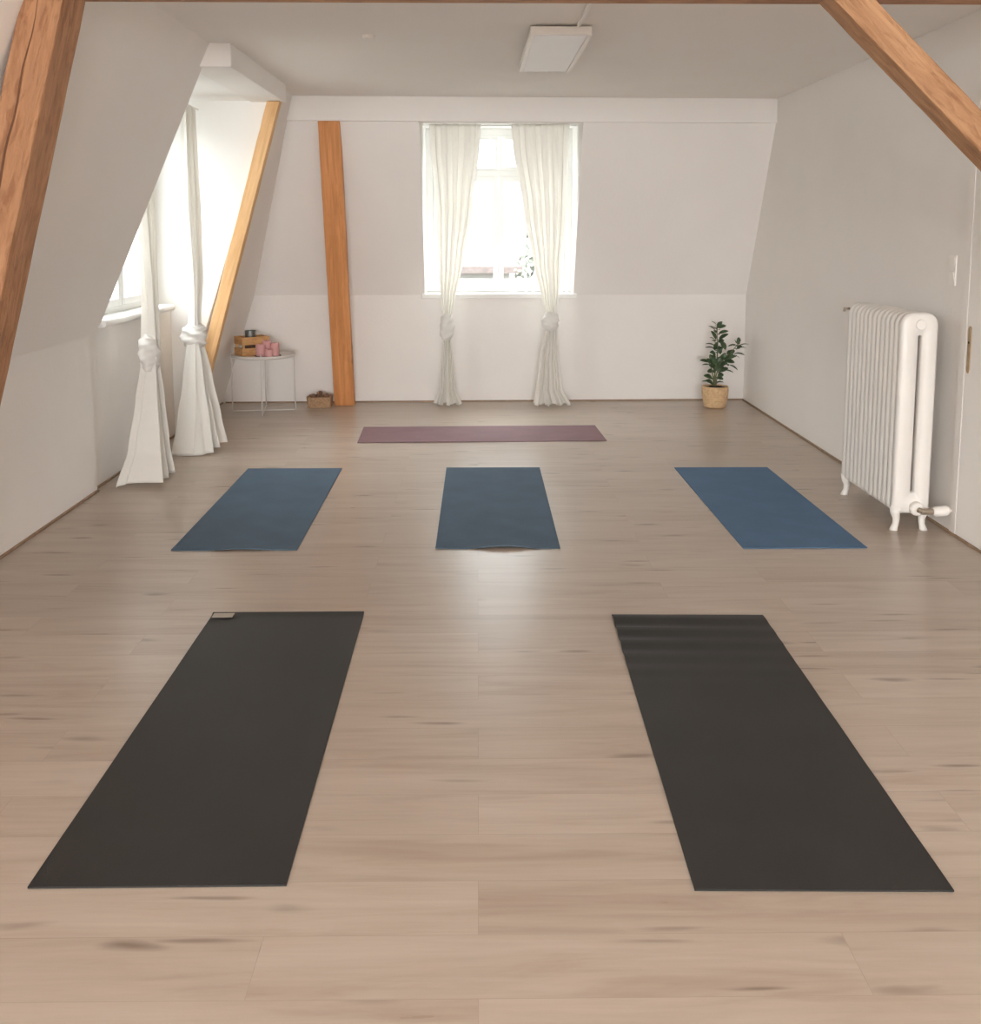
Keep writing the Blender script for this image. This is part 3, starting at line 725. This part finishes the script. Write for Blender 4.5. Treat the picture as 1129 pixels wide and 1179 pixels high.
# ---------------------------------------------------------------- round table and what stands on it
TX, TY, TZ = -1.838, 8.80, .485
tb_ = thing('side_table', 'small round white metal tray table with thin legs in the far left corner', 'table', (TX, TY, 0))
bm = bmesh.new(); lathe(bm, [(.255, TZ - .012), (.270, TZ - .004), (.274, TZ + .016), (.270, TZ + .017), (.266, TZ), (.01, TZ)], 48); link('tabletop', bm, STEEL, tb_, smooth=False)
for a in (-82, 8, 98, 188):
    ca_, sa_ = math.cos(R(a)), math.sin(R(a))
    bm = bmesh.new(); tube(bm, [(.265 * ca_, .265 * sa_, 0.0), (.262 * ca_, .262 * sa_, TZ + .035)], .0055, 8)
    link('leg', bm, STEEL, tb_, smooth=True)
bm = bmesh.new()
tube(bm, [(.262 * math.cos(R(-82)), .262 * math.sin(R(-82)), .008), (.262 * math.cos(R(98)), .262 * math.sin(R(98)), .008)], .005, 8)
tube(bm, [(.262 * math.cos(R(8)), .262 * math.sin(R(8)), .008), (.262 * math.cos(R(188)), .262 * math.sin(R(188)), .008)], .005, 8)
link('foot_bar', bm, STEEL, tb_)

# crate, corner turned to the camera
cr_ = thing('wooden_crate', 'open slatted wooden crate standing cornerwise on the round white table', 'crate', (-1.986, 8.692, TZ + .001), math.atan2(.15, .21))
W_, D_, HC = .246, .176, .160
for nm, a in (('slat', (0, W_, 0, .008)), ('slat', (0, W_, D_ - .008, D_)), ('slat', (0, .008, .008, D_ - .008)), ('slat', (W_ - .008, W_, .008, D_ - .008))):
    for z0, z1 in ((.0, .066), (.094, HC)):
        bm = BX(a[0], a[1], a[2], a[3], z0, z1)
        # grain along the slat: turn the mesh so that local Z is its length
        lx = a[1] - a[0] > .05
        rot = Matrix.Rotation(PI / 2, 4, 'Y') if lx else Matrix.Rotation(-PI / 2, 4, 'X')
        bmesh.ops.transform(bm, matrix=rot.inverted(), verts=bm.verts)
        link(nm, bm, CRATE, cr_, bevel=.0015, M=rot)
for x, y in ((.009, .009), (W_ - .025, .009), (.009, D_ - .025), (W_ - .025, D_ - .025)):
    link('corner_post', BX(x, x + .016, y, y + .016, 0, HC - .004), CRATE, cr_)
link('bottom', BX(.008, W_ - .008, .008, D_ - .008, .002, .008), CRATE, cr_)
def crate_pt(x, y, z):
    a = math.atan2(.15, .21); return (-1.986 + x * math.cos(a) - y * math.sin(a), 8.692 + x * math.sin(a) + y * math.cos(a), TZ + .001 + z)
def pillow_bm(w, d, h, seed=0, fold=3):
    bm = bmesh.new(); bmesh.ops.create_cube(bm, size=1); bmesh.ops.subdivide_edges(bm, edges=bm.edges[:], cuts=7, use_grid_fill=True)
    rnd = random.Random(seed)
    for v in bm.verts:
        x, y, z = v.co * 2
        k = (1 - .12 * (x ** 4)) * (1 - .12 * (y ** 4)); zz = z * k
        g = 1 - .06 * z * z
        v.co = Vector((x * g * w / 2, y * g * d / 2, (zz + 1) * h / 2)) + Vector((0, 0, .03 * h * math.sin(x * 5 + y * 3 + seed)))
    return bm
o = link('folded_blanket', pillow_bm(W_ - .06, D_ - .045, .118, 2), BLANKET, smooth=True); o.location = crate_pt(W_ / 2, D_ / 2, .0125); o.rotation_euler = (0, 0, math.atan2(.15, .21))
tag(o, 'dark brown folded blanket seen through the gaps of the wooden crate', 'blanket')
bm = bmesh.new(); tube(bm, [(-.03, 0, .012), (-.02, 0, .0135), (.02, 0, .0135), (.03, 0, .012)], [.006, .012, .012, .006], 12)
o = link('white_cloth_roll', bm, WHITEC, smooth=True); o.location = crate_pt(.0205, .095, .0635); o.rotation_euler = (0, 0, math.atan2(.15, .21) + PI / 2)
tag(o, 'small rolled white cloth showing in the left gap of the crate', 'cloth')
tn = thing('candle_tin', 'small dark grey tea light glass on top of the crate', 'tealight holder', crate_pt(.125, .12, .1365))
bm = bmesh.new(); lathe(bm, [(.040, 0), (.045, .004), (.046, .07), (.043, .07), (.041, .03), (.002, .03)], 28); link('cup', bm, TIN, tn, smooth=False)
bm = bmesh.new(); lathe(bm, [(.040, .031), (.040, .045), (.003, .046)], 24); link('wax', bm, WHITEC, tn)
# plate with candles
PX, PY = -1.768, 8.665
pl = tag(link('candle_plate', (lambda b: (lathe(b, [(.07, 0), (.105, .006), (.112, .014), (.108, .015), (.10, .009), (.004, .008)], 40), b)[1])(bmesh.new()), PLATE), 'dark round plate carrying pink candles on the white table', 'plate')
pl.location = (PX, PY, TZ + .0012)
cand = [(-.055, -.025, .040, .100, 'tallish pink pillar candle at the left of the dark plate'),
        (.018, -.052, .036, .062, 'short pink pillar candle at the front of the dark plate'),
        (-.018, .045, .036, .125, 'tallest pink pillar candle at the back of the dark plate'),
        (.055, .020, .037, .108, 'pink pillar candle at the right edge of the dark plate')]
for i, (x, y, r, h, lab) in enumerate(cand):
    t = thing('pillar_candle', lab, 'candle', (PX + x, PY + y, TZ + .0105), 0, 'pink candles on the plate')
    bm = bmesh.new(); lathe(bm, [(r * .97, 0), (r, .004), (r, h - .004), (r * .94, h), (r * .55, h - .006), (.003, h - .008)], 28); link('wax', bm, WAX, t)
    bm = bmesh.new(); tube(bm, [(0, 0, h - .009), (.001, 0, h + .004)], .0012, 6); link('wick', bm, DARK, t)

# wicker basket by the post
bk = thing('wicker_basket', 'small rectangular wicker basket on the floor left of the wooden post', 'basket', (-1.395, 9.03, 0))
bm = bmesh.new()
def ringrect(w, d, z, r=.02, n=5):
    pts = []
    for cx, cy, a0 in ((w - r, -d + r, -90), (w - r, d - r, 0), (-w + r, d - r, 90), (-w + r, -d + r, 180)):
        for k in range(n + 1): a = R(a0 + 90 * k / n); pts.append((cx + r * math.cos(a), cy + r * math.sin(a), z))
    return pts
rings = []
for i, z in enumerate([0, .004, .02, .04, .06, .08, .088]):
    e_ = .002 * (i % 2); rings.append([bm.verts.new(p) for p in ringrect(.102 + z * .05 + e_, .072 + z * .05 + e_, z)])
for z, s in ((.088, .012), (.012, .014)):
    rings.append([bm.verts.new(p) for p in ringrect(.102 + z * .05 - s, .072 + z * .05 - s, z, .012)])
for a, b in zip(rings, rings[1:]):
    for k in range(len(a)): bm.faces.new((a[k], a[(k + 1) % len(a)], b[(k + 1) % len(a)], b[k]))
bm.faces.new(rings[0][::-1]); bm.faces.new(rings[-1])
link('basket_body', bm, WICKER, bk)
bm = bmesh.new(); rp = ringrect(.105, .075, .09); tube(bm, rp + [rp[0]], .006, 8); link('rim', bm, WICKER, bk, smooth=True)
CONE = plain('brown_cone', (.22, .12, .07), .8, var=.4, scale=60, bump=.6)
rnd = random.Random(7)
spots = [(-.055, -.02, 'dark brown pine cone at the left end of the wicker basket'), (-.005, .012, 'pinkish brown pine cone standing highest in the wicker basket'), (.055, -.015, 'dark pine cone at the right end of the wicker basket')]
for i, (x, y, lab) in enumerate(spots):
    bm = bmesh.new(); n, m_ = 20, 14; g = []
    for j in range(m_ + 1):
        th = PI * j / m_; row = []
        for k in range(n):
            a = 2 * PI * k / n; r = math.sin(th) * (1 + .16 * math.sin(8 * th + 5 * a))
            row.append(bm.verts.new((.025 * r * math.cos(a), .025 * r * math.sin(a), -.036 * math.cos(th))))
        g.append(row)
    for j in range(m_):
        for k in range(n): bm.faces.new((g[j][k], g[j][(k + 1) % n], g[j + 1][(k + 1) % n], g[j + 1][k]))
    bmesh.ops.remove_doubles(bm, verts=bm.verts, dist=.0008)
    z = (.090, .106, .092, .078)[i]
    bm2 = link('pine_cone', bm, CONE, smooth=False); bm2.location = (-1.395 + x, 9.03 + y, z); bm2.rotation_euler = (rnd.uniform(.9, 1.5) if i != 1 else .5, 0, rnd.uniform(0, 3))
    tag(bm2, lab, 'pine cone', 'cones in the wicker basket')

# ---------------------------------------------------------------- potted plant
PLX, PLY = 2.083, 8.95
pp = thing('potted_plant', 'green leafy plant in a round seagrass basket in the far right corner', 'plant', (PLX, PLY, 0))
bm = bmesh.new()
prof = [(.075, 0), (.088, .008)]
for i in range(18):
    z = .014 + i * .0098; k = z / .19
    prof.append((.092 + .022 * math.sin(min(1, k * 1.05) * PI * .55) + .0022 * (i % 2), z))
prof += [(.110, .192), (.104, .192), (.101, .17), (.01, .165)]
lathe(bm, prof, 40); link('basket_pot', bm, SEAGRASS, pp, smooth=False)
bm = bmesh.new(); lathe(bm, [(.100, .166), (.09, .178), (.05, .188), (.004, .192)], 30)
for v in bm.verts: v.co.z += random.Random(int(v.co.x * 9999)).uniform(-.004, .004)
link('soil', bm, SOIL, pp)
SC = .000957
def L2(u, v, y=0): return Vector(((u - 361) * SC, y, (1035 - v) * SC))
def leaf(bm, base, tip, wdt, n, droop=.12):
    d = tip - base; ln = d.length; t = d.normalized()
    side = t.cross(n).normalized(); nn = side.cross(t).normalized()
    if nn.length < .1: return
    seg = 8; L_, M_, R_ = [], [], []
    for i in range(seg + 1):
        s = i / seg; wv = wdt * (math.sin(PI * min(1, s * .97 + .015)) ** .7) * (1 - .15 * s) if 0 < i < seg else .0006
        c = base + d * s + nn * (ln * droop * math.sin(PI * s) * .6)
        L_.append(bm.verts.new(c + side * wv / 2 + nn * wv * .16)); M_.append(bm.verts.new(c)); R_.append(bm.verts.new(c - side * wv / 2 + nn * wv * .16))
    for i in range(seg):
        bm.faces.new((L_[i], M_[i], M_[i + 1], L_[i + 1])); bm.faces.new((M_[i], R_[i], R_[i + 1], M_[i + 1]))
stems = [
 ([(350, 850), (352, 740), (368, 600), (375, 480), (366, 380), (362, 270)], 0,
  [(362, 278, 305, 238, 18), (360, 308, 280, 284, 16), (354, 335, 300, 290, 22), (358, 405, 308, 326, 36), (366, 300, 402, 238, 44), (372, 300, 438, 278, 40), (378, 352, 462, 326, 34), (382, 404, 462, 352, 38), (352, 412, 292, 386, 24), (345, 460, 266, 448, 24), (352, 492, 250, 476, 26), (380, 432, 432, 412, 46), (395, 425, 446, 500, 52), (372, 470, 398, 540, 44), (352, 500, 362, 420, 40), (356, 540, 292, 522, 46), (350, 600, 312, 545, 50), (368, 520, 420, 470, 40)]),
 ([(356, 850), (362, 760), (392, 660), (440, 580), (510, 520), (552, 470), (572, 440)], .035,
  [(555, 460, 466, 470, 24), (570, 445, 572, 388, 36), (575, 465, 664, 452, 18), (560, 440, 528, 414, 18), (556, 490, 612, 472, 32), (580, 486, 655, 492, 16), (538, 536, 622, 550, 26), (540, 560, 592, 584, 14), (510, 520, 470, 545, 40), (480, 550, 538, 508, 46), (440, 590, 548, 560, 46), (440, 610, 545, 622, 50), (488, 640, 556, 685, 24), (450, 690, 530, 716, 24), (410, 600, 450, 530, 44), (470, 590, 520, 540, 50)]),
 ([(345, 850), (340, 770), (325, 690), (300, 630), (285, 600)], -.03,
  [(292, 610, 208, 594, 34), (305, 640, 230, 638, 26), (330, 640, 262, 575, 40), (340, 660, 290, 640, 44), (335, 700, 285, 700, 44), (330, 765, 246, 735, 48), (318, 800, 235, 793, 24), (335, 810, 270, 780, 40), (350, 640, 330, 560, 46), (350, 700, 382, 640, 46), (325, 600, 300, 540, 40)]),
 ([(362, 850), (372, 780), (388, 720), (405, 670)], .01,
  [(400, 705, 476, 668, 46), (384, 745, 438, 728, 44), (375, 760, 432, 772, 40), (370, 800, 440, 802, 24), (390, 700, 430, 640, 46), (380, 690, 350, 620, 46), (400, 660, 410, 590, 46), (400, 650, 460, 620, 44), (370, 640, 400, 560, 48)]),
]
rnd = random.Random(11)
for si, (path, yoff, leaves) in enumerate(stems):
    bm = bmesh.new(); tube(bm, [L2(u, v, yoff * (850 - v) / 400) for u, v in path], [.0065 - .004 * i / len(path) for i in range(len(path))], 8)
    st = link('stem', bm, STEM, pp, smooth=True)
    bm = bmesh.new()
    for (u0, v0, u1, v1, wd) in leaves:
        yb = yoff * (850 - v0) / 400
        b = L2(u0, v0, yb); dy = rnd.uniform(-.045, .03)
        tpp = L2(u1, v1, yb + dy)
        wm = wd * SC * 1.15
        nrm = Vector((rnd.uniform(-.3, .3), -.8, .75)).normalized() if wd > 30 else Vector((rnd.uniform(-.1, .1), -.35, 1)).normalized()
        leaf(bm, b, tpp, wm, nrm)
        # a leaf on the hidden side of the same node
        q = L2(u0 + rnd.uniform(-8, 8), v0 + 12, yb); ang = rnd.uniform(.3, 2.8)
        tq = q + Vector((math.cos(ang) * .03 * rnd.choice((-1, 1)), .06 * abs(math.sin(ang)), rnd.uniform(-.005, .02)))
        leaf(bm, q, tq, .035, Vector((0, .3, 1)).normalized())
    lf = link('leaves', bm, LEAF, st, smooth=True)
    s = lf.modifiers.new('thick', 'SOLIDIFY'); s.thickness = .0009

# ---------------------------------------------------------------- outside the windows
hs = thing('house', 'pale overexposed house seen through the back window', 'house', (-1.2, 33, -9))
link('wall', BX(-4.5, 2.2, 0, 8, 0, 9.2), FACADE, hs)
bm = bmesh.new(); slab(bm, [(-4.9, -.4, 9.2), (2.6, -.4, 9.2), (2.6, 4, 11.6), (-4.9, 4, 11.6)], (0, 0, .2)); slab(bm, [(-4.9, 8.4, 9.2), (2.6, 8.4, 9.2), (2.6, 4, 11.6), (-4.9, 4, 11.6)], (0, 0, .2))
link('roof', bm, ROOFT, hs)
for x in (-3.6, -2.0, -.4, 1.0):
    for z in (5.0, 7.4): link('window', BX(x, x + .8, -.05, .02, z, z + 1.2), ROOFT, hs)
tr = thing('tree', 'faint pale tree standing outside the back window', 'tree', (2.2, 24, -9))
bm = bmesh.new(); tube(bm, [(0, 0, 0), (.1, 0, 4), (0, 0, 8.5), (0, 0, 10.6)], [.25, .2, .12, .03], 10); link('trunk', bm, BARK, tr)
def crown_bm(seed, rad, cz, n):
    rnd = random.Random(seed); bm = bmesh.new()
    for _ in range(n):
        a = rnd.uniform(0, 2 * PI); ph = math.acos(rnd.uniform(-1, 1)); r = rad * rnd.uniform(.5, 1) 
        p = Vector((r * math.sin(ph) * math.cos(a), r * math.sin(ph) * math.sin(a), cz + 1.5 * r * math.cos(ph)))
        s = .09; u = Vector((rnd.uniform(-1, 1), rnd.uniform(-1, 1), rnd.uniform(-1, 1))).normalized(); v = u.orthogonal().normalized()
        bm.faces.new([bm.verts.new(p + u * s), bm.verts.new(p + v * s * .6), bm.verts.new(p - u * s), bm.verts.new(p - v * s * .6)])
    return bm
link('crown', crown_bm(1, 1.5, 8.9, 1500), FAR, tr)
tr = thing('tree', 'faint tree standing outside the left dormer window', 'tree', (-9.5, 16.5, -9))
bm = bmesh.new(); tube(bm, [(0, 0, 0), (.1, 0, 4), (0, 0, 8.5), (0, 0, 10.6)], [.25, .2, .12, .03], 10); link('trunk', bm, BARK, tr)
link('crown', crown_bm(2, 1.9, 8.9, 1800), FAR, tr)
